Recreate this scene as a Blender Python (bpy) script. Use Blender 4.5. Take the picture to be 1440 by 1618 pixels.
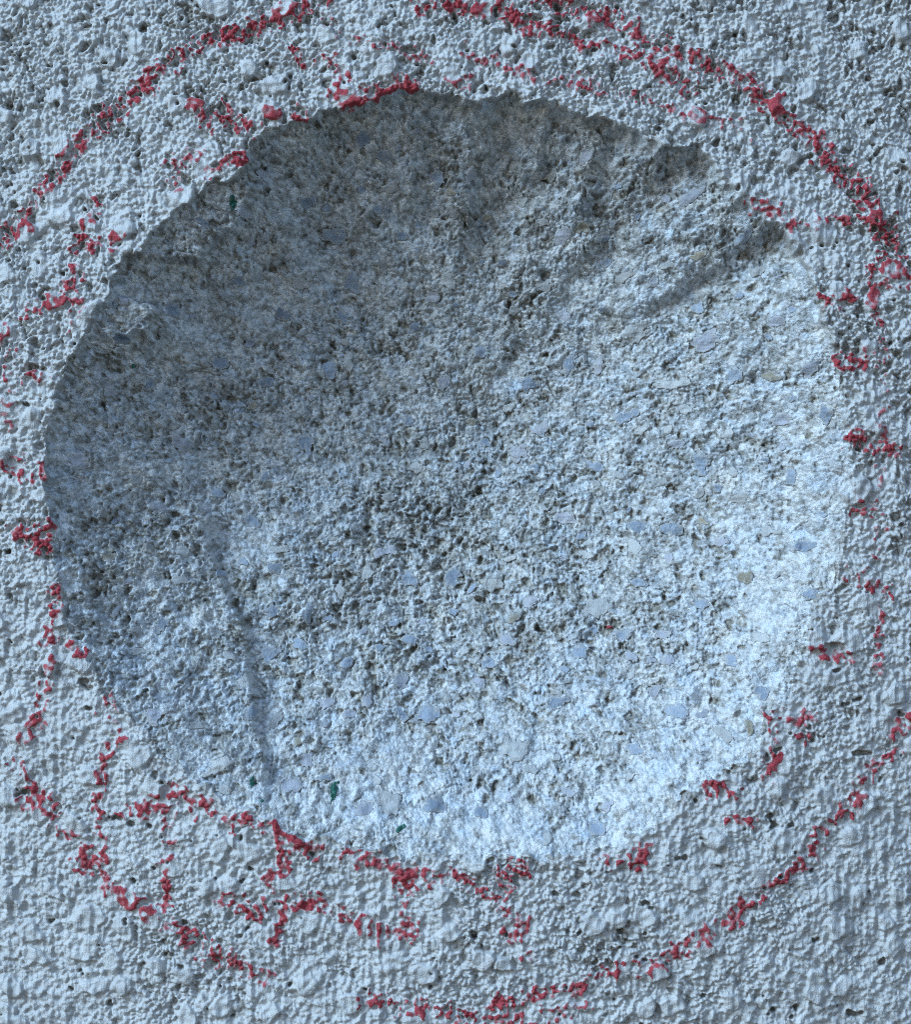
import bpy, math
import numpy as np
from mathutils import Vector, Matrix

# ------------------------------------------------------------------ scale
S = 0.40 / 1440.0            # metres on the wall for one unit of the drawing grid
CZ = 1.30                    # height of the hollow's middle above the ground
def wx(px): return (px - 720.0) * S
def wz(py): return CZ + (809.0 - py) * S

scene = bpy.context.scene
for o in list(bpy.data.objects):
    bpy.data.objects.remove(o)

# ------------------------------------------------------------------ camera
DIST = 1.05
cam_d = bpy.data.cameras.new('camera')
cam = bpy.data.objects.new('camera', cam_d)
scene.collection.objects.link(cam)
cam.location = (0.0, -DIST, CZ)
cam.rotation_euler = (math.radians(90), 0, 0)
cam_d.sensor_fit = 'VERTICAL'
cam_d.sensor_height = 24.0
cam_d.lens = 24.0 * DIST / (1618 * S)
cam_d.clip_start = 0.01
cam_d.clip_end = 100
scene.camera = cam

# ------------------------------------------------------------------ light
TO_LIGHT = Vector((-0.66, -0.49, 0.52)).normalized()      # open sky, high on the left
elev = math.asin(TO_LIGHT.z)
azim = math.atan2(TO_LIGHT.x, TO_LIGHT.y)
world = bpy.data.worlds.new('World')
scene.world = world
world.use_nodes = True
nt = world.node_tree
for n in list(nt.nodes): nt.nodes.remove(n)
sky = nt.nodes.new('ShaderNodeTexSky')
sky.sky_type = 'NISHITA'
sky.sun_disc = False
sky.sun_elevation = elev
sky.sun_rotation = azim
sky.air_density = 1.0
sky.dust_density = 0.3
sky.ozone_density = 4.0
bg = nt.nodes.new('ShaderNodeBackground')
bg.inputs['Strength'].default_value = 0.085
wo = nt.nodes.new('ShaderNodeOutputWorld')
nt.links.new(sky.outputs[0], bg.inputs['Color'])
nt.links.new(bg.outputs[0], wo.inputs['Surface'])

sun_d = bpy.data.lights.new('sun', 'SUN')
sun_d.energy = 1.5
sun_d.angle = math.radians(26)
sun_d.color = (0.56, 0.80, 1.0)
sun = bpy.data.objects.new('sun', sun_d)
scene.collection.objects.link(sun)
sun.location = TO_LIGHT * 4 + Vector((0, 0, CZ))
sun.rotation_euler = TO_LIGHT.to_track_quat('Z', 'Y').to_euler()

vs = scene.view_settings
scene.display_settings.display_device = 'sRGB'
vs.view_transform = 'Standard'
vs.look = 'None'
vs.gamma = 1.0
vs.use_curve_mapping = False
vs.exposure = 1.08
scene.cycles.use_denoising = False
scene.cycles.pixel_filter_type = 'BLACKMAN_HARRIS'
scene.cycles.filter_width = 1.0
scene.cycles.max_bounces = 5
scene.cycles.diffuse_bounces = 4

# ------------------------------------------------------------------ fields
STEP = 1.355
X0, Y0 = -47.0, -44.0
gx = X0 + STEP * np.arange(1134)
gy = Y0 + STEP * np.arange(1260)
W, H = len(gx), len(gy)
PX, PY = np.meshgrid(gx, gy)                 # (H, W)
kfx = np.fft.rfftfreq(W)[None, :]
kfy = np.fft.fftfreq(H)[:, None]

def blur(a, sx, sy=None):
    sy = sx if sy is None else sy
    f = np.exp(-2 * math.pi ** 2 * ((kfx * sx / STEP) ** 2 + (kfy * sy / STEP) ** 2))
    return np.fft.irfft2(np.fft.rfft2(a) * f, s=(H, W))

def gnoise(seed, sx, sy=None):
    a = blur(np.random.default_rng(seed).standard_normal((H, W)), sx, sy)
    return (a - a.mean()) / a.std()

def hsh(ix, iy, seed, k):
    n = np.sin(ix * 127.1 + iy * 311.7 + seed * 74.7 + k * 53.3) * 43758.5453
    return n - np.floor(n)

def worley(u, v, cell, seed, jit=1.0, off=False):
    ra = 0.35 + seed * 1.37                      # every lattice turned its own way
    u, v = (u * math.cos(ra) - v * math.sin(ra)) / cell, (u * math.sin(ra) + v * math.cos(ra)) / cell
    iu = np.floor(u); iv = np.floor(v)
    f1 = np.full(u.shape, 9.0); f2 = np.full(u.shape, 9.0)
    idu = np.zeros(u.shape); idv = np.zeros(u.shape); ofu = np.zeros(u.shape); ofv = np.zeros(u.shape)
    for dy in (-1, 0, 1):
        for dx in (-1, 0, 1):
            cu = iu + dx; cv = iv + dy
            px = cu + 0.5 + jit * (hsh(cu, cv, seed, 1) - 0.5)
            py = cv + 0.5 + jit * (hsh(cu, cv, seed, 2) - 0.5)
            d = (u - px) ** 2 + (v - py) ** 2
            m = d < f1
            f2 = np.where(m, f1, np.minimum(f2, d))
            idu = np.where(m, cu, idu); idv = np.where(m, cv, idv)
            ofu = np.where(m, u - px, ofu); ofv = np.where(m, v - py, ofv)
            f1 = np.where(m, d, f1)
    if off: return np.sqrt(f1), np.sqrt(f2), idu, idv, ofu, ofv
    return np.sqrt(f1), np.sqrt(f2), idu, idv

def grains(u, v, cell, seed, tilt, dome, crack):
    """broken granules: each with its own height and slant, domed, cracks between (unit heights); also the cell ids"""
    a, b, i, j, ou, ov = worley(u, v, cell, seed, 1.0, True)
    h = hsh(i, j, seed, 4) - 0.5 + tilt * (ou * (hsh(i, j, seed, 5) - 0.5) + ov * (hsh(i, j, seed, 6) - 0.5)) * 2
    h = h + dome * (0.6 - a * a * 1.6)
    e = b - a
    return h, sst(crack, 0.0, e), i, j

def sst(a, b, x):
    t = np.clip((x - a) / (b - a), 0, 1)
    return t * t * (3 - 2 * t)

def seg_dist(pts, u=None, v=None, closed=False):
    u = PX if u is None else u; v = PY if v is None else v
    best = np.full(u.shape, 1e9)
    n = len(pts)
    rng = range(n) if closed else range(n - 1)
    for i in rng:
        ax, ay = pts[i][:2]; bx, by = pts[(i + 1) % n][:2]
        ex, ey = bx - ax, by - ay
        L = ex * ex + ey * ey + 1e-9
        t = np.clip(((u - ax) * ex + (v - ay) * ey) / L, 0, 1)
        d = (u - ax - t * ex) ** 2 + (v - ay - t * ey) ** 2
        best = np.minimum(best, d)
    return np.sqrt(best)

# ---- warps used all over
w1x, w1y = gnoise(1, 5), gnoise(2, 5)
w2x, w2y = gnoise(3, 16), gnoise(4, 16)

# ---- outline of the hollow
RIM = [(388,222),(430,200),(480,188),(545,166),(600,150),(658,138),(700,152),(760,158),(820,154),(868,160),(905,180),
 (950,186),(1000,205),(1040,228),(1085,220),(1115,228),(1130,262),(1165,300),(1200,335),(1228,345),(1262,388),(1292,450),(1314,520),
 (1334,600),(1345,700),(1350,800),(1344,880),(1316,932),(1294,980),(1272,1045),(1234,1118),(1200,1182),(1150,1232),
 (1085,1264),(1030,1312),(962,1344),(880,1358),(780,1358),(680,1356),(600,1350),(520,1342),(455,1322),(400,1285),
 (350,1258),(295,1225),(245,1185),(200,1135),(150,1080),(112,1010),(88,940),(72,860),(64,780),(66,700),(76,625),
 (100,566),(142,500),(164,452),(172,428),(196,408),(218,394),(232,368),(262,346),(290,322),(318,300),(345,288),(376,268),(388,240)]
def chaikin(p, n=1):
    for _ in range(n):
        q = []
        for i in range(len(p)):
            a = np.array(p[i]); b = np.array(p[(i + 1) % len(p)])
            q += [tuple(a * .75 + b * .25), tuple(a * .25 + b * .75)]
        p = q
    return p
rim = RIM
w3x, w3y = gnoise(5, 34), gnoise(6, 34)
UX = PX + 2.6 * w1x + 2.6 * w2x + 2.0 * w3x
UY = PY + 2.6 * w1y + 2.6 * w2y + 2.0 * w3y
CX, CY = 695.0, 705.0
def polar_R(poly, th):
    p = np.array(poly)
    a = np.arctan2(p[:, 1] - CY, p[:, 0] - CX)
    r = np.hypot(p[:, 0] - CX, p[:, 1] - CY)
    o = np.argsort(a); a = a[o]; r = r[o]
    a = np.concatenate([a - 2 * math.pi, a, a + 2 * math.pi]); r = np.concatenate([r, r, r])
    return np.interp(th, a, r)
TH = np.arctan2(UY - CY, UX - CX)
RR = np.hypot(UX - CX, UY - CY)
RT = polar_R(rim, TH)
TT = RR / RT                                   # 0 in the middle, 1 on the rim
inside = TT < 1.0
edge_px = (1.0 - TT) * RT                      # rough distance from the rim, inwards

# ---- large form of the hollow (metres into the wall)
# profile exponent by direction: steep on the upper left, dished on the lower right
dirs = [(-180, 1.9), (-150, 2.1), (-120, 2.1), (-90, 1.9), (-60, 1.8), (-30, 1.8), (0, 1.8), (40, 1.75), (90, 1.85), (120, 1.8), (150, 1.75), (180, 1.9)]
KE = np.interp(np.degrees(TH), [d[0] for d in dirs], [d[1] for d in dirs])
KE = blur(KE, 30)
DMAX = 0.084
tt = np.clip(TT, 0, 1)
depth = DMAX * (1 - tt ** KE)
fade = (0.75 + 0.25 * sst(60, 100, np.degrees(TH))) * sst(-45, 5, np.degrees(TH)) * sst(174, 150, np.degrees(TH))          # worn, shallow edge right round the lower side
depth *= 1 - fade * (1 - sst(-10, 90, edge_px)) * 0.6
depth += np.clip(1 - 1.25 * fade, 0.05, 1) * 0.0036 * np.clip(edge_px / 9.0, 0, 1)             # little lip where the coat breaks off

SX = PX + 1.0 * w1x + 2.0 * w3x; SY = PY + 1.0 * w1y + 2.0 * w3y
def side(p, q):                               # signed distance to a line, + on the right-hand side when walking p to q in the picture
    ex, ey = q[0] - p[0], q[1] - p[1]
    L = math.hypot(ex, ey)
    return ((SX - p[0]) * -ey + (SY - p[1]) * ex) / L, ((SX - p[0]) * ex + (SY - p[1]) * ey) / L / L

mid = 1.6 * gnoise(9, 26) + 0.8 * gnoise(10, 7)
def ridge(p, q, d, w, back, ends=0.15, w2=None):
    """a tool edge from p to q (walking down the picture): drops d metres over w to its right, rises again over 'back'"""
    s, t = side(p, q); s = -s + mid
    ww = w if w2 is None else w + (w2 - w) * np.clip(t, 0, 1)
    dd = d * ww / w
    a = sst(-ends, ends, t) * (1 - sst(1 - ends, 1 + ends, t))
    return dd * a * np.clip(s / ww, 0, 1) * (1 - sst(ww, back, s))
# two wedges on the upper right
depth += ridge((1244, 334), (1034, 474), 0.0082, 26, 110, 0.06, 9)
depth += ridge((1124, 216), (1000, 276), 0.0050, 24, 90, 0.08, 9)
# thin crease left of the floor
depth += ridge((268, 740), (322, 880), 0.0040, 14, 120, 0.3)
depth += ridge((298, 845), (370, 1010), 0.0062, 8, 130, 0.12)
depth += ridge((368, 1000), (412, 1262), 0.0062, 8, 130, 0.12)
# scalloped tool strokes down the top wall
for (p, q, d, w, back) in (((752, 150), (722, 390), 0.0095, 34, 150), ((958, 180), (915, 330), 0.0070, 24, 90),
                           ((655, 140), (640, 340), 0.0065, 30, 100), ((470, 180), (452, 400), 0.0055, 36, 140),
                           ((575, 150), (560, 340), 0.0020, 26, 90), ((868, 150), (836, 310), 0.0060, 24, 100), ((860, 240), (770, 300), 0.0030, 18, 60)):
    depth += ridge(p, q, d, w, back, 0.2)
# bevelled ledges along the upper left rim
def ledge(poly, d0, slope):
    global depth
    m = np.zeros_like(PX)
    d = seg_dist(poly, UX, UY, closed=True)
    ins = np.zeros(PX.shape, bool)
    n = len(poly)
    for i in range(n):
        ax, ay = poly[i]; bx, by = poly[(i + 1) % n]
        c = ((ay > UY) != (by > UY)) & (UX < (bx - ax) * (UY - ay) / (by - ay + 1e-9) + ax)
        ins ^= c
    sd = np.where(ins, -d, d)
    depth = np.minimum(depth, d0 + np.maximum(sd, 0) * slope + np.maximum(0, edge_px) * 0.000155)
ledge([(222, 372), (258, 345), (292, 318), (345, 288), (386, 250), (392, 292), (362, 346), (330, 362), (302, 404), (222, 402)], 0.0030, 0.0011)
ledge([(148, 462), (172, 452), (228, 488), (218, 516), (150, 520)], 0.0030, 0.0010)
# hammered, uneven floor
und = 0.0006 * gnoise(11, 34) + 0.0006 * gnoise(12, 15) + 0.0011 * gnoise(13, 80)
depth += und * sst(0, 60, edge_px)
depth = np.where(inside, np.maximum(depth, 0.0), 0.0)
depth = blur(depth, 1.3)

# ---- painted roughcast relief (metres outwards)
VX = PX + 1.5 * w1x + 2.5 * w2x; VY = PY + 1.5 * w1y + 2.5 * w2y
gA, kA, gi, gj = grains(VX, VY, 8.6, 5, 1.0, 0.9, 0.34)
gB, kB, g2i, g2j = grains(VX + 30, VY, 5.2, 6, 0.9, 0.8, 0.34)
openn = np.clip(0.62 + 0.30 * gnoise(36, 16) + 0.22 * gnoise(37, 5), 0.0, 1.25)        # how far paint failed to fill the cracks
crumb = 0.00120 * gA + 0.00075 * gB - openn * (0.0016 * kA + 0.0009 * kB) + 0.00035 * gnoise(21, 9) + 0.0004 * gnoise(22, 22)
lost = (hsh(gi, gj, 5, 9) < 0.10 * openn + 0.02) * 1.0                                   # grains that fell out before painting
crumb -= 0.0022 * lost
smooth = blur(crumb, 3.2) * 0.6 + 0.00042 * gA + 0.00034 * gB - openn * 0.0006 * kA * sst(0.0, 0.8, gnoise(23, 7)) + 0.00030 * gnoise(24, 2.6)
# where the paint lies thick
low = gnoise(25, 60)
thick = 0.20 + 0.56 * sst(950, 1350, PY) + 0.32 * sst(200, 20, PX) * sst(350, 650, PY) + 0.15 * sst(1200, 1400, PX) * sst(500, 900, PY) + 0.16 * low + 0.22 * gnoise(26, 22)
thick -= 0.25 * sst(950, 1350, PX) * sst(500, 100, PY) + 0.12 * sst(300, 60, PY)
thick = np.clip(thick, 0.0, 0.85)
coat = crumb * (1 - thick) + smooth * thick
# flat faces of larger stones under the paint
fa, fb, fi, fj = worley(VX, VY, 46, 8)
fp = (hsh(fi, fj, 8, 9) > 0.72) * sst(0.42, 0.30, fa + 0.05 * gnoise(27, 6))
coat = coat * (1 - fp) + fp * (0.0016 + 0.0003 * gnoise(28, 3.0) + 0.0004 * gnoise(29, 10))
# holes: crooked gaps between grains, a few deep ones
pit = lost * (1 - 0.5 * np.clip(thick, 0, 1)) * (1 - fp)
g3 = gnoise(94, 6.5, 4.2) + 0.35 * gnoise(95, 2.2)
g3 = g3 / g3.std()
pit2 = sst(2.35, 2.7, g3 + 0.25 * gnoise(96, 2.4))
coat = coat * 1.1 - 0.0034 * pit2
# brush marks, top to bottom
brush = gnoise(32, 2.6, 40) * (0.6 + 0.4 * gnoise(33, 20, 60))
coat += 0.00026 * brush * (0.45 + thick)
drip = np.maximum(gnoise(35, 2.2, 15) - 1.25, 0)
coat += 0.0006 * drip
coat -= 0.0020
coat = blur(coat, 0.75)

# ---- broken concrete relief in the hollow (metres outwards)
HX = PX + 1.6 * w1x + 2.0 * w2x; HY = PY + 1.6 * w1y + 2.0 * w2y
cA, kC, ci, cj = grains(HX, HY, 9.0, 15, 0.9, 0.5, 0.22)
cB, kD, c2i, c2j = grains(HX + 17, HY + 3, 4.6, 16, 1.0, 0.6, 0.28)
cellr = hsh(ci, cj, 15, 4); cell2r = hsh(c2i, c2j, 16, 4)
rough = 0.00070 * cA + 0.00078 * cB - 0.00060 * kC - 0.00058 * kD
rough += 0.00022 * gnoise(41, 2.2) + 0.00050 * gnoise(42, 7)
# pore density: open in the middle and lower left, tight towards the ground lower right rim
dens = 0.28 * np.exp(-(((PX - 700) / 270) ** 2 + ((PY - 890) / 330) ** 2)) + 0.22
dens += 0.16 * np.exp(-(((PX - 230) / 160) ** 2 + ((PY - 900) / 260) ** 2))
dens += 0.045 * gnoise(44, 40) + 0.10 * gnoise(45, 14)
dens -= 0.20 * sst(140, 20, edge_px) * sst(-40, 40, np.degrees(TH)) * sst(150, 100, np.degrees(TH))
dens = np.clip(dens, 0.03, 0.52)
hole = (hsh(ci, cj, 15, 11) < dens * 0.42 - 0.05) * 1.0                     # granules torn out
hole3 = (hsh(c2i, c2j, 16, 11) < dens * 0.42 - 0.04) * 1.0
l1, l2, li, lj = worley(HX + 7, HY + 11, 19, 18)
hole2 = (hsh(li, lj, 18, 3) < dens * 0.45 - 0.10) * sst(0.46, 0.30, l1 + 0.10 * gnoise(47, 3.0)) * (0.5 + 0.5 * hsh(li, lj, 18, 5))
rough -= 0.0016 * hole + 0.0026 * hole2 + 0.0010 * hole3
ruf = np.clip(0.68 + 0.70 * dens + 0.10 * gnoise(48, 30), 0.5, 1.3)
rough = blur(rough * ruf, 0.55) - 0.0030          # the coat stood a few millimetres proud of the concrete

# ---- gentle bulge of the whole wall face
bulge = 0.006 - 0.026 * ((PX - 710) / 900) ** 2 - 0.011 * ((PY - 780) / 900) ** 2
bulge_full = bulge + 0.0008 * gnoise(50, 90)

mixr = sst(-3.0, 5.0, edge_px + 2.5 * gnoise(51, 4) + fade * (2.5 * gnoise(53, 15) + 9 * (hsh(gi, gj, 5, 13) - 0.5)))
out_base = bulge_full - depth
relief = coat * (1 - mixr) + rough * mixr
height = out_base + relief

# ------------------------------------------------------------------ stones that show in the hollow
# px, py, half length, half width, angle, kind (0 blue, 1 lilac, 2 white, 3 slate, 4 tan, 5 grey)
ST = [(845,592,17,12,-30,0),(910,560,14,20,10,0),(1080,598,33,11,-8,2),(1135,530,26,17,-20,1),(1020,512,30,16,-15,5),(1178,586,13,17,0,0),
(1312,655,10,20,10,0),(1000,652,23,11,-15,0),(866,670,19,12,-35,1),(828,706,20,15,-25,1),(1030,675,14,9,-20,2),(1127,730,13,24,-20,0),
(1175,745,11,9,0,2),(955,730,16,10,20,0),(1262,752,9,16,10,0),(1186,788,16,13,0,5),(905,820,22,11,5,1),(1025,832,15,12,20,0),
(1080,836,20,14,10,0),(1280,865,18,11,-10,0),(1018,866,14,14,0,2),(1192,915,17,11,-10,4),(955,966,22,21,0,2),(995,1012,18,10,-15,0),
(1284,940,14,10,10,0),(806,1022,15,10,30,1),(924,1042,12,15,20,0),(1166,1050,16,12,-20,0),(1210,1096,15,13,30,0),(815,1195,31,18,0,2),
(1080,1132,20,14,10,0),(948,1312,15,12,0,0),(845,1226,14,8,20,2),(676,1140,23,16,0,0),(618,1275,21,18,0,2),(570,1284,18,13,-20,1),
(682,1280,21,12,10,0),(342,1214,23,12,-30,2),(352,1250,13,11,0,2),(240,1132,20,15,40,1),(508,1122,16,11,0,1),(592,1240,10,9,0,2),
(265,920,18,10,10,2),(425,872,20,8,4,2),(110,730,15,23,0,1),(266,696,20,16,30,1),(400,592,16,10,0,3),(466,690,17,18,0,0),(420,902,16,12,10,3),
(415,975,15,14,0,0),(476,976,9,18,20,3),(596,876,18,12,-10,1),(640,920,20,15,20,0),(575,910,12,13,0,2),(526,942,10,13,0,2),
(546,422,16,22,0,0),(600,402,8,14,10,2),(870,432,21,11,-12,2),(538,556,12,18,-10,2),(505,566,14,17,0,0),(1190,1156,8,16,-15,4),
(1100,640,16,10,0,2),(962,560,10,20,20,1),(770,690,12,9,0,0),(700,590,12,15,10,1),(640,655,13,9,0,0),(905,480,13,9,0,1),(1240,500,14,10,0,1),
(1210,420,14,10,-30,5),(1100,300,26,13,-35,1),(1290,580,13,16,10,1),(1250,660,16,11,-10,1),(1230,840,16,11,0,2),(1120,960,16,12,10,0),
(1060,1010,17,10,0,1),(890,1120,17,12,0,0),(760,1090,13,10,0,1),(1010,1190,16,12,0,0),(905,1262,15,11,0,1),(760,1290,16,11,0,0),(480,1210,13,11,0,1),
(540,1060,14,10,0,0),(330,1010,13,9,20,5),(200,1000,12,9,0,5),(160,880,13,9,0,4),(230,800,14,10,20,1),(330,560,18,11,-10,3),(260,480,15,10,20,3),
(430,480,17,11,0,3),(690,260,14,17,0,0),(600,230,15,11,10,3),(830,300,12,10,0,5),(930,340,15,10,0,4),(1000,420,18,9,-30,5),(480,300,16,11,0,3),
(360,430,14,10,0,3),(680,450,14,10,0,1),(760,540,14,11,0,0),(820,470,11,9,0,5),(1170,680,12,9,0,2),(1060,760,15,9,0,5),(940,880,12,8,0,2)]
rng = np.random.default_rng(77)
def t_at(px, py):
    th = math.atan2(py - CY, px - CX)
    R = float(polar_R(rim, np.array([th]))[0])
    r = math.hypot(px - CX, py - CY)
    return r / R, R - r
tries = 0
while len(ST) < 285 and tries < 20000:
    tries += 1
    px, py = rng.uniform(60, 1360), rng.uniform(140, 1360)
    t, e = t_at(px, py)
    if t > 1 or e < 28: continue
    a = float(np.clip(rng.lognormal(2.42, 0.34), 7.5, 22)); b = a * rng.uniform(0.5, 0.9)
    if any((px - s[0]) ** 2 + (py - s[1]) ** 2 < (a + max(s[2], s[3]) + 3) ** 2 for s in ST): continue
    kind = int(rng.choice(6, p=[.27, .22, .18, .10, .05, .18]))
    if py < 430 + 0.2 * px and kind == 2 and rng.random() < .6: kind = 5
    ST.append((px, py, a, b, rng.uniform(-60, 40), kind))

sm_rough = blur(rough, 3.0)
stone_jobs = []
jn1 = gnoise(61, 3.5); jn2 = gnoise(62, 1.8)
def ix(px): return int(round((px - X0) / STEP))
def iy(py): return int(round((py - Y0) / STEP))
streakA = gnoise(63, 1.2, 9); streakB = gnoise(64, 9, 1.2)
for si, (px, py, a, b, ang, kind) in enumerate(ST):
    m = max(a, b) * 1.5 + 6
    i0, i1, j0, j1 = max(iy(py - m), 1), min(iy(py + m), H - 2), max(ix(px - m), 1), min(ix(px + m), W - 2)
    sl = (slice(i0, i1 + 1), slice(j0, j1 + 1))
    c, s_ = math.cos(math.radians(ang)), math.sin(math.radians(ang))
    dx = PX[sl] - px; dy = PY[sl] - py
    u = (dx * c + dy * s_) / a; v = (-dx * s_ + dy * c) / b
    # angular outline: a few random cutting planes
    rs = np.random.default_rng(1000 + si)
    f = (np.abs(u) ** 2.4 + np.abs(v) ** 2.4) ** (1 / 2.4)
    for k in range(4):
        th = rs.uniform(0, 2 * math.pi)
        f = np.maximum(f, (u * math.cos(th) + v * math.sin(th)) / rs.uniform(0.70, 0.95))
    f = f + 0.15 * jn1[sl] + 0.11 * jn2[sl]
    if f.shape[0] < 4: continue
    msk = f < 1.0
    flat = sst(1.0, 0.78, f)
    st = streakB[sl] if abs(c) > 0.6 else streakA[sl]
    top = (sm_rough[sl] + 0.0030) * 0.35 - 0.0030 + 0.00022 + 0.00022 * np.sqrt(np.clip(1 - np.clip(f, 0, 1) ** 2, 0, 1)) * (1.6 if kind == 2 and a < 26 else 1.0)
    top = top + 0.00009 * st + 0.00010 * jn2[sl] + 0.00010 * jn1[sl]
    chipped = rs.random() * 0.5
    top_h = out_base[sl] + top
    stone_jobs.append((si, kind, sl, msk.copy(), top_h, sst(0.45, 1.0, f)))
    # the socket the stone sits in
    relief_s = relief[sl]
    height[sl] = np.where(flat > 0, height[sl] * (1 - flat) + flat * (out_base[sl] + np.minimum((relief_s + 0.0030) * 0.5 - 0.0030 - 0.00024, top + 0.0002)), height[sl])

# ------------------------------------------------------------------ vertices of the whole face
# unevenly spaced, so that the mesh never beats against the pixels
_r = np.random.default_rng(99)
JX = _r.uniform(-0.40, 0.40, (H, W)); JY = _r.uniform(-0.40, 0.40, (H, W))
JX[:, [0, -1]] = 0; JX[[0, -1], :] = 0; JY[:, [0, -1]] = 0; JY[[0, -1], :] = 0
def resample(a):
    sx = np.sign(JX).astype(int); sy = np.sign(JY).astype(int)
    ii, jj = np.indices((H, W))
    fx, fy = np.abs(JX), np.abs(JY)
    i2 = np.clip(ii + sy, 0, H - 1); j2 = np.clip(jj + sx, 0, W - 1)
    return (a * (1 - fx) + a[ii, j2] * fx) * (1 - fy) + (a[i2, jj] * (1 - fx) + a[i2, j2] * fx) * fy
height_reg = height
height = resample(height)
def verts_of(hh):
    return np.stack([wx(PX + JX * STEP), -hh, wz(PY + JY * STEP)], -1)
V = verts_of(height)
def normals_of(hh):
    dzdx = np.gradient(hh, axis=1) / (STEP * S)
    dzdy = -np.gradient(hh, axis=0) / (STEP * S)
    n = np.stack([-dzdx, -np.ones_like(hh), -dzdy], -1)
    return n / np.linalg.norm(n, axis=-1, keepdims=True)
N = normals_of(height_reg)
idx = np.arange(H * W).reshape(H, W)
Q = np.stack([idx[:-1, :-1], idx[1:, :-1], idx[1:, 1:], idx[:-1, 1:]], -1)       # seen from the camera side

def mesh_from(name, verts, quads, attrs=None, tris=None, smooth=True):
    me = bpy.data.meshes.new(name)
    nq = len(quads); ntri = 0 if tris is None else len(tris)
    me.vertices.add(len(verts))
    me.vertices.foreach_set('co', np.ascontiguousarray(verts, np.float32).ravel())
    loops = np.asarray(quads, np.int32).ravel()
    starts = np.arange(nq, dtype=np.int32) * 4
    if ntri:
        loops = np.concatenate([loops, np.asarray(tris, np.int32).ravel()])
        starts = np.concatenate([starts, nq * 4 + np.arange(ntri, dtype=np.int32) * 3])
    me.loops.add(len(loops))
    me.loops.foreach_set('vertex_index', loops)
    me.polygons.add(nq + ntri)
    me.polygons.foreach_set('loop_start', starts)
    me.update(calc_edges=True)
    if smooth:
        me.polygons.foreach_set('use_smooth', np.ones(nq + ntri, bool))
    for k, a in (attrs or {}).items():
        at = me.attributes.new(k, 'FLOAT', 'POINT')
        at.data.foreach_set('value', np.ascontiguousarray(a, np.float32).ravel())
    return me

def compact(quads, *arrs):
    used, inv = np.unique(quads, return_inverse=True)
    return inv.reshape(quads.shape), [a[used] for a in arrs]

def link(o, parent=None):
    scene.collection.objects.link(o)
    if parent is not None: o.parent = parent
    return o

# ------------------------------------------------------------------ materials
def new_mat(name, rough=0.9):
    m = bpy.data.materials.new(name); m.use_nodes = True
    t = m.node_tree
    b = t.nodes['Principled BSDF']
    b.inputs['Roughness'].default_value = rough
    return m, t, b
def node(t, kind, **kw):
    n = t.nodes.new(kind)
    for k, v in kw.items(): setattr(n, k, v)
    return n
def ramp(t, fac, stops):
    r = node(t, 'ShaderNodeValToRGB')
    e = r.color_ramp.elements
    while len(e) < len(stops): e.new(0.5)
    for el, (p, c) in zip(e, stops):
        el.position = p; el.color = (*c, 1)
    t.links.new(fac, r.inputs[0])
    return r.outputs[0]
def mixc(t, fac, a, b, mode='MIX'):
    n = node(t, 'ShaderNodeMix', data_type='RGBA', blend_type=mode)
    for sock, v in ((n.inputs[0], fac), (n.inputs[6], a), (n.inputs[7], b)):
        if isinstance(v, (int, float)): sock.default_value = v
        elif isinstance(v, tuple): sock.default_value = (*v, 1)
        else: t.links.new(v, sock)
    return n.outputs[2]
def attr(t, name):
    return node(t, 'ShaderNodeAttribute', attribute_name=name).outputs['Fac']
def noise(t, scale, detail=4, vec=None, rough=0.6):
    n = node(t, 'ShaderNodeTexNoise')
    n.inputs['Scale'].default_value = scale; n.inputs['Detail'].default_value = detail
    n.inputs['Roughness'].default_value = rough
    t.links.new(vec if vec is not None else node(t, 'ShaderNodeTexCoord').outputs['Object'], n.inputs['Vector'])
    return n.outputs['Fac']
def bump(t, h, dist, b, strength=1.0):
    n = node(t, 'ShaderNodeBump')
    n.inputs['Distance'].default_value = dist; n.inputs['Strength'].default_value = strength
    t.links.new(h, n.inputs['Height']); t.links.new(n.outputs[0], b.inputs['Normal'])

# white wall paint over roughcast: slightly glossy, missing in places where the brush never reached
M_PAINT, t, b = new_mat('white_wall_paint', 0.38)
base = ramp(t, noise(t, 60, 5), [(0.3, (0.50, 0.505, 0.505)), (0.7, (0.61, 0.615, 0.61))])
bare = ramp(t, noise(t, 900, 3), [(0.3, (0.16, 0.145, 0.12)), (0.7, (0.34, 0.32, 0.285))])
col = mixc(t, attr(t, 'bare'), base, bare)
t.links.new(col, b.inputs['Base Color'])
b.inputs['Specular IOR Level'].default_value = 0.45
def math2(t, op, a, b_):
    n = node(t, 'ShaderNodeMath', operation=op)
    for k, v in enumerate((a, b_)):
        if isinstance(v, (int, float)): n.inputs[k].default_value = v
        else: t.links.new(v, n.inputs[k])
    return n.outputs[0]
def stretched(t, sc, scale, detail=3):
    mp = node(t, 'ShaderNodeMapping'); mp.inputs['Scale'].default_value = sc
    t.links.new(node(t, 'ShaderNodeTexCoord').outputs['Object'], mp.inputs['Vector'])
    return noise(t, scale, detail, mp.outputs[0], 0.65)
# skin of the paint: tiny grains under it, hairs of the brush running top to bottom
hgt = math2(t, 'ADD', noise(t, 1400, 2, rough=0.7), math2(t, 'MULTIPLY', stretched(t, (1, 1, 0.07), 1100, 1), 0.8))
bump(t, hgt, 0.0004, b)

M_SURR, t, b = new_mat('white_wall_paint_surround', 0.55)
base = ramp(t, noise(t, 60, 5), [(0.3, (0.50, 0.505, 0.505)), (0.7, (0.61, 0.615, 0.61))])
t.links.new(base, b.inputs['Base Color'])
bump(t, noise(t, 330, 5, rough=0.7), 0.006, b)

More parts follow.
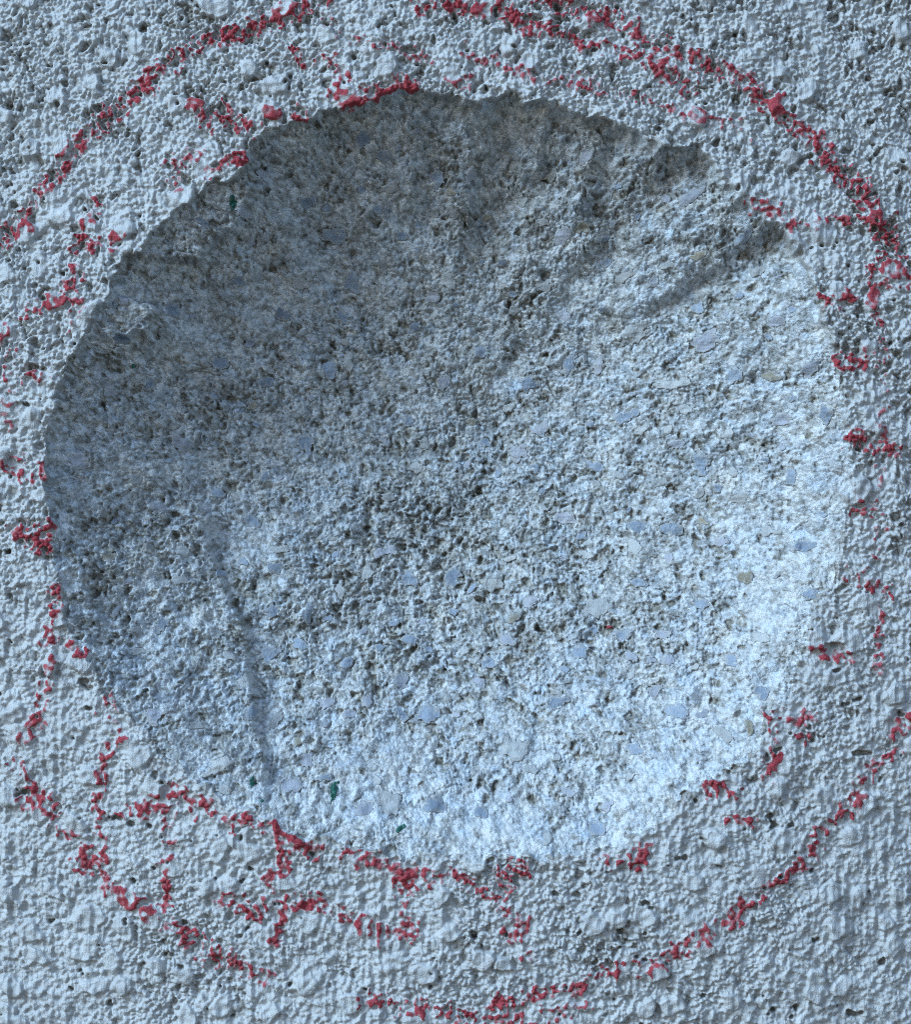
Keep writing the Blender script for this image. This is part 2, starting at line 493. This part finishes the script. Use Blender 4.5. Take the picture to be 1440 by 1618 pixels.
# broken concrete
M_CON, t, b = new_mat('broken_concrete', 0.95)
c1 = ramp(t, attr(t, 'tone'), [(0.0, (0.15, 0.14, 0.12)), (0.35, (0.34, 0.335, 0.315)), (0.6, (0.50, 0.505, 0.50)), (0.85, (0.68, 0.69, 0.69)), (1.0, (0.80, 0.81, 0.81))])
hue = ramp(t, attr(t, 'hue'), [(0.0, (1.03, 1.0, 0.94)), (0.5, (0.97, 1.0, 1.03)), (1.0, (0.84, 0.96, 1.10))])
c1 = mixc(t, 1.0, c1, hue, 'MULTIPLY')
sp = ramp(t, noise(t, 1500, 3, rough=0.7), [(0.28, (0.66, 0.64, 0.60)), (0.52, (1, 1, 1)), (0.72, (1.17, 1.17, 1.18))])
c1 = mixc(t, 1.0, c1, sp, 'MULTIPLY')
t.links.new(c1, b.inputs['Base Color'])
b.inputs['Specular IOR Level'].default_value = 0.25
bump(t, noise(t, 1500, 2, rough=0.75), 0.0007, b)

def stone_mat(name, lo, hi, dust):
    # cement dust smeared over the stone, most of it near the margin
    m, t, b = new_mat(name, 0.8)
    oi = node(t, 'ShaderNodeObjectInfo').outputs['Random']
    mp = node(t, 'ShaderNodeMapping'); tc = node(t, 'ShaderNodeTexCoord')
    mp.inputs['Scale'].default_value = (1, 1, 0.35); mp.inputs['Rotation'].default_value = (0, 0.6, 0)
    t.links.new(tc.outputs['Object'], mp.inputs['Vector'])
    f = noise(t, 1300, 4, mp.outputs[0], 0.7)
    c = ramp(t, f, [(0.25, lo), (0.7, hi)])
    v = ramp(t, oi, [(0, (0.70, 0.71, 0.72)), (0.5, (0.92, 0.93, 0.93)), (1, (1.12, 1.10, 1.07))])
    c = mixc(t, 1.0, c, v, 'MULTIPLY')
    d = ramp(t, noise(t, 520, 5, None, 0.75), [(0.53, (0, 0, 0)), (0.66, (1, 1, 1))])
    dm = node(t, 'ShaderNodeMath', operation='MULTIPLY'); dm.inputs[1].default_value = dust
    t.links.new(d, dm.inputs[0])
    ed = node(t, 'ShaderNodeMath', operation='ADD'); ed.use_clamp = True
    es = node(t, 'ShaderNodeMath', operation='MULTIPLY'); t.links.new(attr(t, 'margin'), es.inputs[0]); t.links.new(noise(t, 1100, 3, None, 0.7), es.inputs[1])
    e2 = node(t, 'ShaderNodeMath', operation='MULTIPLY'); t.links.new(es.outputs[0], e2.inputs[0]); e2.inputs[1].default_value = 1.7
    t.links.new(dm.outputs[0], ed.inputs[0]); t.links.new(e2.outputs[0], ed.inputs[1])
    gr = ramp(t, noise(t, 1900, 2), [(0.35, (0.36, 0.355, 0.34)), (0.65, (0.62, 0.625, 0.62))])
    c = mixc(t, ed.outputs[0], c, gr)
    t.links.new(c, b.inputs['Base Color'])
    b.inputs['Specular IOR Level'].default_value = 0.3
    bump(t, f, 0.0008, b)
    return m
M_ST = [stone_mat('pale_blue_stone', (0.27, 0.34, 0.45), (0.44, 0.51, 0.61), 0.6),
        stone_mat('lilac_grey_stone', (0.42, 0.44, 0.52), (0.55, 0.57, 0.64), 0.6),
        stone_mat('white_stone', (0.50, 0.52, 0.53), (0.68, 0.69, 0.69), 0.45),
        stone_mat('slate_stone', (0.22, 0.27, 0.35), (0.36, 0.41, 0.48), 0.6),
        stone_mat('tan_stone', (0.30, 0.26, 0.19), (0.48, 0.44, 0.35), 0.4),
        stone_mat('grey_stone', (0.38, 0.39, 0.39), (0.54, 0.55, 0.55), 0.6)]

M_WAX, t, b = new_mat('red_wax_crayon', 0.9)
b.inputs['Specular IOR Level'].default_value = 0.2
wx_c = ramp(t, attr(t, 'load'), [(0.0, (0.56, 0.53, 0.53)), (0.22, (0.54, 0.37, 0.38)), (0.42, (0.47, 0.17, 0.185)), (0.70, (0.44, 0.085, 0.10)), (1.0, (0.41, 0.06, 0.075))])
wx_c = mixc(t, ramp(t, noise(t, 1300, 4, rough=0.75), [(0.55, (0, 0, 0)), (0.72, (0.75, 0.75, 0.75))]), wx_c, (0.48, 0.33, 0.34))
wx_c = mixc(t, 1.0, wx_c, ramp(t, noise(t, 700, 3), [(0.3, (0.75, 0.72, 0.72)), (0.7, (1.2, 1.15, 1.15))]), 'MULTIPLY')
t.links.new(wx_c, b.inputs['Base Color'])
bump(t, noise(t, 1400, 2, rough=0.7), 0.0006, b)

M_GRN, t, b = new_mat('green_paint', 0.6)
t.links.new(ramp(t, noise(t, 900, 3), [(0.3, (0.01, 0.09, 0.065)), (0.7, (0.03, 0.16, 0.12))]), b.inputs['Base Color'])

# ------------------------------------------------------------------ the wall
wall = bpy.data.objects.new('wall', None)
link(wall)
wall.location = (0, 0, 0)
wall['label'] = 'white painted rough concrete wall with a round hollow ringed by red crayon lines'
wall['category'] = 'wall'
wall['kind'] = 'thing'

tone = 0.50 + 0.28 * (cellr - 0.5) + 0.56 * (cell2r - 0.5) + 0.10 * gnoise(70, 2.0) + 0.035 * gnoise(71, 14) + 0.015 * gnoise(72, 50)
tone = tone - 0.24 * (dens - 0.3) - 0.20 * hole - 0.25 * hole2 - 0.14 * hole3
lit_slope = sst(330, 40, edge_px) * sst(-35, 30, np.degrees(TH)) * sst(140, 95, np.degrees(TH))  # lower right slope lightened in the colour, so it looks more strongly lit
tone = tone + 0.14 + lit_slope * np.clip(0.14 + 0.03 * gnoise(78, 12) + 0.05 * gnoise(79, 4), 0, 0.4) * (1 - 0.8 * np.clip(hole + hole2, 0, 1))
aa, ab, ai, aj = worley(HX, HY * 1.25, 25, 29)
ar = hsh(ai, aj, 29, 3)
agg = (ar > 0.45) * sst(0.50, 0.34, aa + 0.07 * gnoise(76, 3.5)) * np.clip(0.6 + 0.35 * gnoise(77, 3), 0, 1) * (1 - hole) * (1 - hole2)
tone = tone + agg * (0.42 * (hsh(ai, aj, 29, 4) - 0.30))
rough = rough
tone = np.clip(tone, 0, 1)
huef = np.clip(0.5 + 0.10 * gnoise(73, 8) + 0.03 * gnoise(74, 40) + 0.3 * (hsh(ci, cj, 15, 8) - 0.5) + agg * 0.5 * (hsh(ai, aj, 29, 6) - 0.35) - 0.4 * (hole + hole2), 0, 1)
# bare patches: pits the brush bridged over, and the last broken edge of the coat
bare = np.clip(0.85 * sst(0.35, 0.9, pit) * (1 - 0.4 * thick) + 0.9 * sst(0.3, 0.8, pit2) + 0.4 * sst(0.9, 2.0, gnoise(75, 5)) * sst(0.6, 0.0, thick), 0, 1)
bare = np.clip(bare + 0.75 * sst(-4, 4, edge_px), 0, 1)

fin = ((mixr[:-1, :-1] + mixr[1:, :-1] + mixr[1:, 1:] + mixr[:-1, 1:]) / 4) > 0.5
Vf = V.reshape(-1, 3)
q_coat, (v_coat, b_coat) = compact(Q[~fin], Vf, bare.ravel())
me = mesh_from('paint_coat', v_coat, q_coat, {'bare': b_coat})
me.materials.append(M_PAINT)
coat_o = link(bpy.data.objects.new('paint_coat', me), wall)
coat_o['label'] = 'lumpy white brushed paint over roughcast around the hollow'
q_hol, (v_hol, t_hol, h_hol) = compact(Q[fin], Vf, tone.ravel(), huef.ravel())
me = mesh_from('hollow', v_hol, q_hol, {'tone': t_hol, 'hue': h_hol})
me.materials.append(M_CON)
hol_o = link(bpy.data.objects.new('hollow', me), wall)
hol_o['label'] = 'round dished hollow of bare grey concrete full of small stones'

# body of the wall: same paint beyond the worked patch, with real thickness
ring = np.concatenate([idx[0, :-1], idx[:-1, -1], idx[-1, :0:-1], idx[:0:-1, 0]])       # around the patch
R0 = Vf[ring]
n = len(ring)
cx0, cz0 = 0.0, CZ
levels = [R0]
ox, oz = 1.3, 1.3
r2 = np.random.default_rng(5)
for k, f in enumerate((0.004, 0.012, 0.03, 0.07, 0.16, 0.4, 1.0)):
    P = R0.copy()
    hx = np.abs(R0[:, 0]).max(); hz = np.abs(R0[:, 2] - CZ).max()
    tgt = np.stack([R0[:, 0] / hx * ox, np.zeros(n), CZ + (R0[:, 2] - CZ) / hz * oz], -1)
    P = R0 * (1 - f) + tgt * f
    ysm = np.array([R0[(np.arange(n) + d) % n, 1] for d in range(-12, 13)]).mean(0)
    P[:, 1] = ysm * (1 - f) + 0.022 * f + r2.normal(0, 0.0006, n)
    levels.append(P)
last = levels[-1].copy(); last[:, 1] = 0.25
levels.append(last)
vv = np.concatenate(levels + [np.array([[0, 0.25, CZ]])])
qs = []
for k in range(len(levels) - 1):
    a = np.arange(n) + k * n; bb = np.roll(np.arange(n), -1) + k * n
    qs.append(np.stack([a, bb, bb + n, a + n], -1))
qs = np.concatenate(qs)
a = np.arange(n) + (len(levels) - 1) * n; bb = np.roll(np.arange(n), -1) + (len(levels) - 1) * n
tr = np.stack([a, bb, np.full(n, len(vv) - 1)], -1)
me = mesh_from('wall_body', vv, qs, None, tr)
me.materials.append(M_SURR)
body = link(bpy.data.objects.new('wall_body', me), wall)

# ------------------------------------------------------------------ stones, each one a solid in its socket
def patch_solid(name, sl, msk, hh, thick_m, mat, parent, extra=None):
    """closed solid: the top follows hh, a skirt and a point below bury it in the wall"""
    fm = msk[:-1, :-1] & msk[1:, :-1] & msk[1:, 1:] & msk[:-1, 1:]
    if fm.sum() < 4: return None
    h_, w_ = msk.shape
    li = np.arange(h_ * w_).reshape(h_, w_)
    q = np.stack([li[:-1, :-1], li[1:, :-1], li[1:, 1:], li[:-1, 1:]], -1)[fm]
    top = np.stack([wx(PX[sl]), -hh, wz(PY[sl])], -1).reshape(-1, 3)
    q, (tv, orig) = compact(q, top, np.arange(h_ * w_))
    e = np.concatenate([q[:, [0, 1]], q[:, [1, 2]], q[:, [2, 3]], q[:, [3, 0]]])
    key = e[:, 0].astype(np.int64) * 1000003 + e[:, 1]
    rkey = e[:, 1].astype(np.int64) * 1000003 + e[:, 0]
    be = e[~np.isin(key, rkey)]
    c = tv.mean(0); c[1] = tv[:, 1].max() + thick_m
    nv = len(tv)
    tris = np.stack([be[:, 1], be[:, 0], np.full(len(be), nv)], -1)
    vv = np.concatenate([tv, c[None]])
    attrs = None
    if extra is not None:
        attrs = {k: np.concatenate([a.ravel()[orig], [a.ravel()[orig].mean()]]) for k, a in extra.items()}
    org = tv.mean(0)
    me = mesh_from(name, vv - org, q, attrs, tris)
    me.materials.append(mat)
    o = link(bpy.data.objects.new(name, me), parent)
    o.location = org
    return o
for (si, kind, sl, msk, hh, mg) in stone_jobs:
    hh = hh.copy()
    core = msk.copy()
    core[1:-1, 1:-1] &= msk[:-2, 1:-1] & msk[2:, 1:-1] & msk[1:-1, :-2] & msk[1:-1, 2:]
    hh = np.where(core, hh, hh - 0.0002)              # rounded shoulder going down into the socket
    patch_solid('stone', sl, msk, hh, 0.003, M_ST[kind], hol_o, {'margin': mg})

# coloured flecks caught in the hollow
FL = [(364, 312, 5, 10, 10, 'g'), (397, 1238, 6, 8, -30, 'g'), (526, 1252, 7, 9, 20, 'g'), (524, 1268, 4, 7, 0, 'g'), (634, 1312, 10, 5, -20, 'g'), (195, 572, 4, 4, 0, 'g'),
      (592, 1060, 3, 3, 0, 'g'), (977, 999, 8, 4, -8, 'r'), (412, 1268, 3, 4, 0, 'g')]
ones = np.ones_like(PX)
for (px, py, a, b_, ang, k) in FL:
    m = max(a, b_) * 1.6 + 5
    sl = (slice(iy(py - m), iy(py + m) + 1), slice(ix(px - m), ix(px + m) + 1))
    c, s_ = math.cos(math.radians(ang)), math.sin(math.radians(ang))
    dx = PX[sl] - px; dy = PY[sl] - py
    f = np.hypot((dx * c + dy * s_) / a, (-dx * s_ + dy * c) / b_) + 0.28 * jn2[sl] + 0.15 * jn1[sl]
    hh = height_reg[sl] + np.where(f < 0.8, 0.00035, 0.00005)
    o = patch_solid('paint_fleck', sl, f < 1.0, hh, 0.001, M_GRN if k == 'g' else M_WAX, hol_o, {'load': ones[sl]} if k == 'r' else None)
    if o: o['label'] = 'tiny dark green paint fleck' if k == 'g' else 'tiny red crayon fleck'

# ------------------------------------------------------------------ red crayon lines, wax caught on the high grains
STROKES = [
 ('long curved crayon line from the left edge to the top', 15, [(-30,385),(0,365),(30,345),(55,305),(80,270),(100,245),(120,215),(140,200),(165,175),(190,165),(210,140),(230,125),(255,95),(290,85),(320,60),(345,55),(385,42),(405,38),(440,25),(480,10),(505,3),(530,-20)]),
 ('broken crayon line running just above the hollow', 12, [(515,30),(530,50),(560,62),(585,72),(610,70),(640,75),(665,90),(690,92),(735,85),(760,95),(780,92),(800,105),(820,110),(860,125),(890,125),(930,130),(975,145),(1000,150),(1060,160),(1090,175),(1120,188),(1165,190),(1195,205)]),
 ('crayon line sloping down from the top edge, inner of two', 14, [(655,10),(700,3),(755,10),(790,15),(820,32),(860,48),(900,60),(940,72),(975,75),(1000,85),(1030,92),(1055,110),(1080,130),(1092,140)]),
 ('bold outer crayon line curving down the upper right', 17, [(860,-8),(915,10),(940,18),(985,30),(1010,48),(1040,62),(1075,85),(1100,90),(1130,100),(1150,105),(1170,112),(1190,125),(1200,145),(1225,155),(1240,170),(1260,190),(1285,205),(1305,225),(1312,245),(1325,265),(1365,285),(1380,310),(1385,340),(1410,350)]),
 ('short crayon dash near the top', 10, [(458,75),(468,92),(477,106)]),
 ('zigzag crayon scribble touching the top rim', 12, [(500,95),(525,92),(535,108),(550,120),(532,130),(530,148),(558,156),(575,138),(605,145),(635,130),(652,136)]),
 ('faint crayon dabs above the top rim', 10, [(700,125),(716,128),(738,124)]),
 ('crooked crayon scribble above the upper left rim', 12, [(302,158),(312,180),(332,197),(350,168),(346,186),(375,190),(388,204),(405,190),(430,182),(472,178)]),
 ('smudged crayon patch beside the upper left rim', 14, [(262,248),(276,264),(290,245),(312,243),(285,262),(275,288)]),
 ('crayon dash on the upper left rim', 11, [(332,270),(352,252),(372,244)]),
 ('crayon zigzag left of the hollow', 12, [(140,308),(152,335),(130,346),(116,386),(132,388),(150,380),(170,374),(188,382)]),
 ('crayon line wandering to the left edge', 13, [(115,418),(126,432),(100,450),(96,470),(62,482),(40,480),(15,500),(3,522)]),
 ('pale crayon smear on the left rim', 14, [(122,474),(116,490),(106,515)]),
 ('broken crayon line down the left edge', 13, [(20,540),(10,560),(4,580),(14,600),(5,640),(2,678)]),
 ('two crayon dabs left of the hollow', 11, [(46,588),(60,598)]),
 ('crayon scribble at the middle left', 13, [(2,740),(24,728),(26,760),(42,750),(56,742)]),
 ('crayon scribble below the middle left', 12, [(34,830),(14,842),(40,856),(56,850),(66,838),(60,872)]),
 ('crayon trail at the lower left rim', 12, [(72,930),(75,955),(80,985),(76,1002),(60,1016),(72,1014),(105,1022),(122,1030)]),
 ('crayon trail going down beside the lower left rim', 13, [(76,1050),(60,1072),(58,1100),(66,1116),(50,1136),(50,1156),(34,1168)]),
 ('crayon dash near the lower left edge', 12, [(12,1205),(25,1230),(38,1240)]),
 ('long bold crayon line sloping down at the lower left', 16, [(32,1272),(50,1262),(75,1285),(85,1310),(105,1335),(120,1355),(116,1370),(140,1380),(155,1390),(165,1410),(190,1420),(205,1435),(230,1445),(245,1465),(265,1465),(280,1485),(310,1495),(330,1515),(350,1520),(370,1530),(390,1540),(425,1545)]),
 ('upright crayon line at the lower left', 13, [(172,1102),(160,1130),(175,1150),(180,1170),(165,1195),(160,1210),(155,1230),(160,1250),(150,1275),(155,1290),(150,1315),(155,1340),(150,1365),(128,1372)]),
 ('crayon line hugging the lower left rim', 14, [(192,1292),(208,1292),(235,1266),(248,1280),(266,1258),(290,1265),(310,1276),(325,1270),(350,1290),(367,1306),(390,1303),(415,1310),(435,1315),(455,1330),(475,1338),(502,1346)]),
 ('upright crayon line joining two lower left lines', 11, [(265,1282),(262,1300),(270,1320),(268,1345),(256,1370),(256,1400),(258,1415),(250,1442)]),
 ('crooked crayon line below the bottom rim', 11, [(440,1338),(445,1360),(450,1380),(424,1392),(428,1425),(440,1434),(440,1455),(430,1492)]),
 ('level crayon line below the bottom rim', 15, [(345,1420),(375,1435),(395,1440),(420,1430),(460,1430),(500,1430),(535,1440),(555,1460),(590,1460),(600,1470),(620,1475),(652,1480),(656,1455),(645,1440),(642,1422),(650,1395)]),
 ('crayon line along the bottom rim', 14, [(552,1355),(585,1365),(625,1378),(665,1380),(690,1395),(720,1385),(745,1398),(766,1418),(792,1430),(800,1405),(798,1372),(828,1378)]),
 ('short crayon line hanging below the bottom rim', 12, [(796,1428),(806,1442),(826,1460),(802,1476),(814,1500),(832,1510)]),
 ('crayon dashes at the lower right rim', 12, [(956,1360),(978,1370),(1002,1352),(1016,1338),(1008,1376)]),
 ('crayon dashes near the right edge', 13, [(1450,1142),(1425,1168),(1430,1190),(1405,1205),(1388,1222),(1368,1246),(1365,1268)]),
 ('bold crayon line curving along the lower right', 16, [(1346,1285),(1330,1305),(1296,1325),(1300,1340),(1275,1360),(1260,1385),(1230,1400),(1210,1415),(1172,1440),(1160,1455),(1125,1465),(1110,1485),(1065,1510),(1020,1530),(1000,1535),(940,1550),(910,1560),(895,1566),(860,1572),(830,1590),(790,1588),(740,1612),(718,1606)]),
 ('crayon line along the bottom edge', 15, [(575,1584),(610,1585),(640,1596),(665,1590),(700,1600),(760,1606),(800,1614),(850,1612),(890,1605),(922,1588)]),
 ('crooked crayon line at the lower right rim', 12, [(1232,1128),(1230,1160),(1238,1180),(1226,1210),(1216,1225),(1204,1242)]),
 ('crayon dash beside the lower right rim', 11, [(1252,1140),(1286,1136)]),
 ('crayon dot beside the lower right rim', 9, [(1264,1168),(1276,1170)]),
 ('crayon dabs on the lower right rim', 10, [(1118,1254),(1142,1250),(1172,1255)]),
 ('crayon patch below the lower right rim', 12, [(1154,1294),(1175,1300),(1192,1304)]),
 ('crayon line at the upper right rim', 13, [(1192,318),(1220,322),(1245,328),(1256,350),(1275,344),(1290,338),(1315,345),(1342,350)]),
 ('heavy crayon patch at the right edge', 17, [(1404,368),(1432,388),(1437,425),(1408,412),(1388,428),(1404,446),(1388,462)]),
 ('level crayon dash right of the hollow', 13, [(1306,470),(1338,476),(1352,468)]),
 ('thin broken crayon line down the right side', 10, [(1392,486),(1402,515),(1398,550),(1405,580),(1410,610),(1404,630),(1400,660),(1405,690)]),
 ('level crayon dash beside the right rim', 13, [(1322,562),(1345,572),(1374,564)]),
 ('crayon bar crossing near the right edge', 13, [(1348,694),(1370,700),(1390,712),(1424,718)]),
 ('faint crayon dots down the right side', 10, [(1402,740),(1400,770),(1390,800),(1400,840),(1392,880)]),
 ('crayon dab beside the right rim', 13, [(1366,802),(1392,818)]),
 ('crayon blots at the right rim', 13, [(1352,906),(1372,910),(1390,926),(1412,935)]),
 ('thin crayon dots below the right blots', 9, [(1402,955),(1396,1000),(1402,1012),(1400,1040),(1402,1078)]),
 ('crayon dash at the lower right', 11, [(1294,1030),(1310,1034),(1346,1046)]),
]
hp = blur(height_reg, 1.0) - blur(height_reg, 6)             # grains standing proud of their surroundings
hp = np.where(edge_px > 10, -2, np.clip(hp / 0.0008, -1.8, 1.4))
patchy = gnoise(80, 2.6); patch2 = gnoise(81, 11)
for si, (lab, wd, pts) in enumerate(STROKES):
    p = np.array(pts, float)
    m = wd * 2.2 + 8
    i0, i1 = max(iy(p[:, 1].min() - m), 1), min(iy(p[:, 1].max() + m), H - 2)
    j0, j1 = max(ix(p[:, 0].min() - m), 1), min(ix(p[:, 0].max() + m), W - 2)
    sl = (slice(i0, i1 + 1), slice(j0, j1 + 1))
    d = seg_dist(pts, PX[sl] + 2.5 * w2x[sl] + 2 * w1x[sl], PY[sl] + 2.5 * w2y[sl] + 2 * w1y[sl])
    prox = 1 - (d / (wd * 1.15)) ** 2
    faint = 0.25 if ('faint' in lab or 'pale' in lab or 'thin' in lab or 'broken' in lab or 'smudged' in lab) else 0.0
    val = prox * 0.95 + 0.72 * hp[sl] + 0.42 * patchy[sl] + 0.24 * patch2[sl] - 0.95 - faint
    msk = (val > -0.3) & (d < wd * 1.7)
    load = np.clip((val + 0.3) / 1.1, 0, 1) * (1 - faint)
    core = msk.copy()
    core[1:-1, 1:-1] &= msk[:-2, 1:-1] & msk[2:, 1:-1] & msk[1:-1, :-2] & msk[1:-1, 2:]
    off = np.where(core, 0.00005 + 0.00006 * load, 0.00003)
    fm = msk[:-1, :-1] & msk[1:, :-1] & msk[1:, 1:] & msk[:-1, 1:]
    if fm.sum() < 4: continue
    vv = (V[sl] + N[sl] * off[..., None]).reshape(-1, 3)
    li = np.arange(vv.shape[0]).reshape(msk.shape)
    q = np.stack([li[:-1, :-1], li[1:, :-1], li[1:, 1:], li[:-1, 1:]], -1)[fm]
    q, (tv, ld) = compact(q, vv, load.ravel())
    org = tv.mean(0)
    me = mesh_from('crayon_line', tv - org, q, {'load': ld})
    me.materials.append(M_WAX)
    o = link(bpy.data.objects.new('crayon_line', me), coat_o)
    o.location = org
    o['label'] = 'red wax: ' + lab
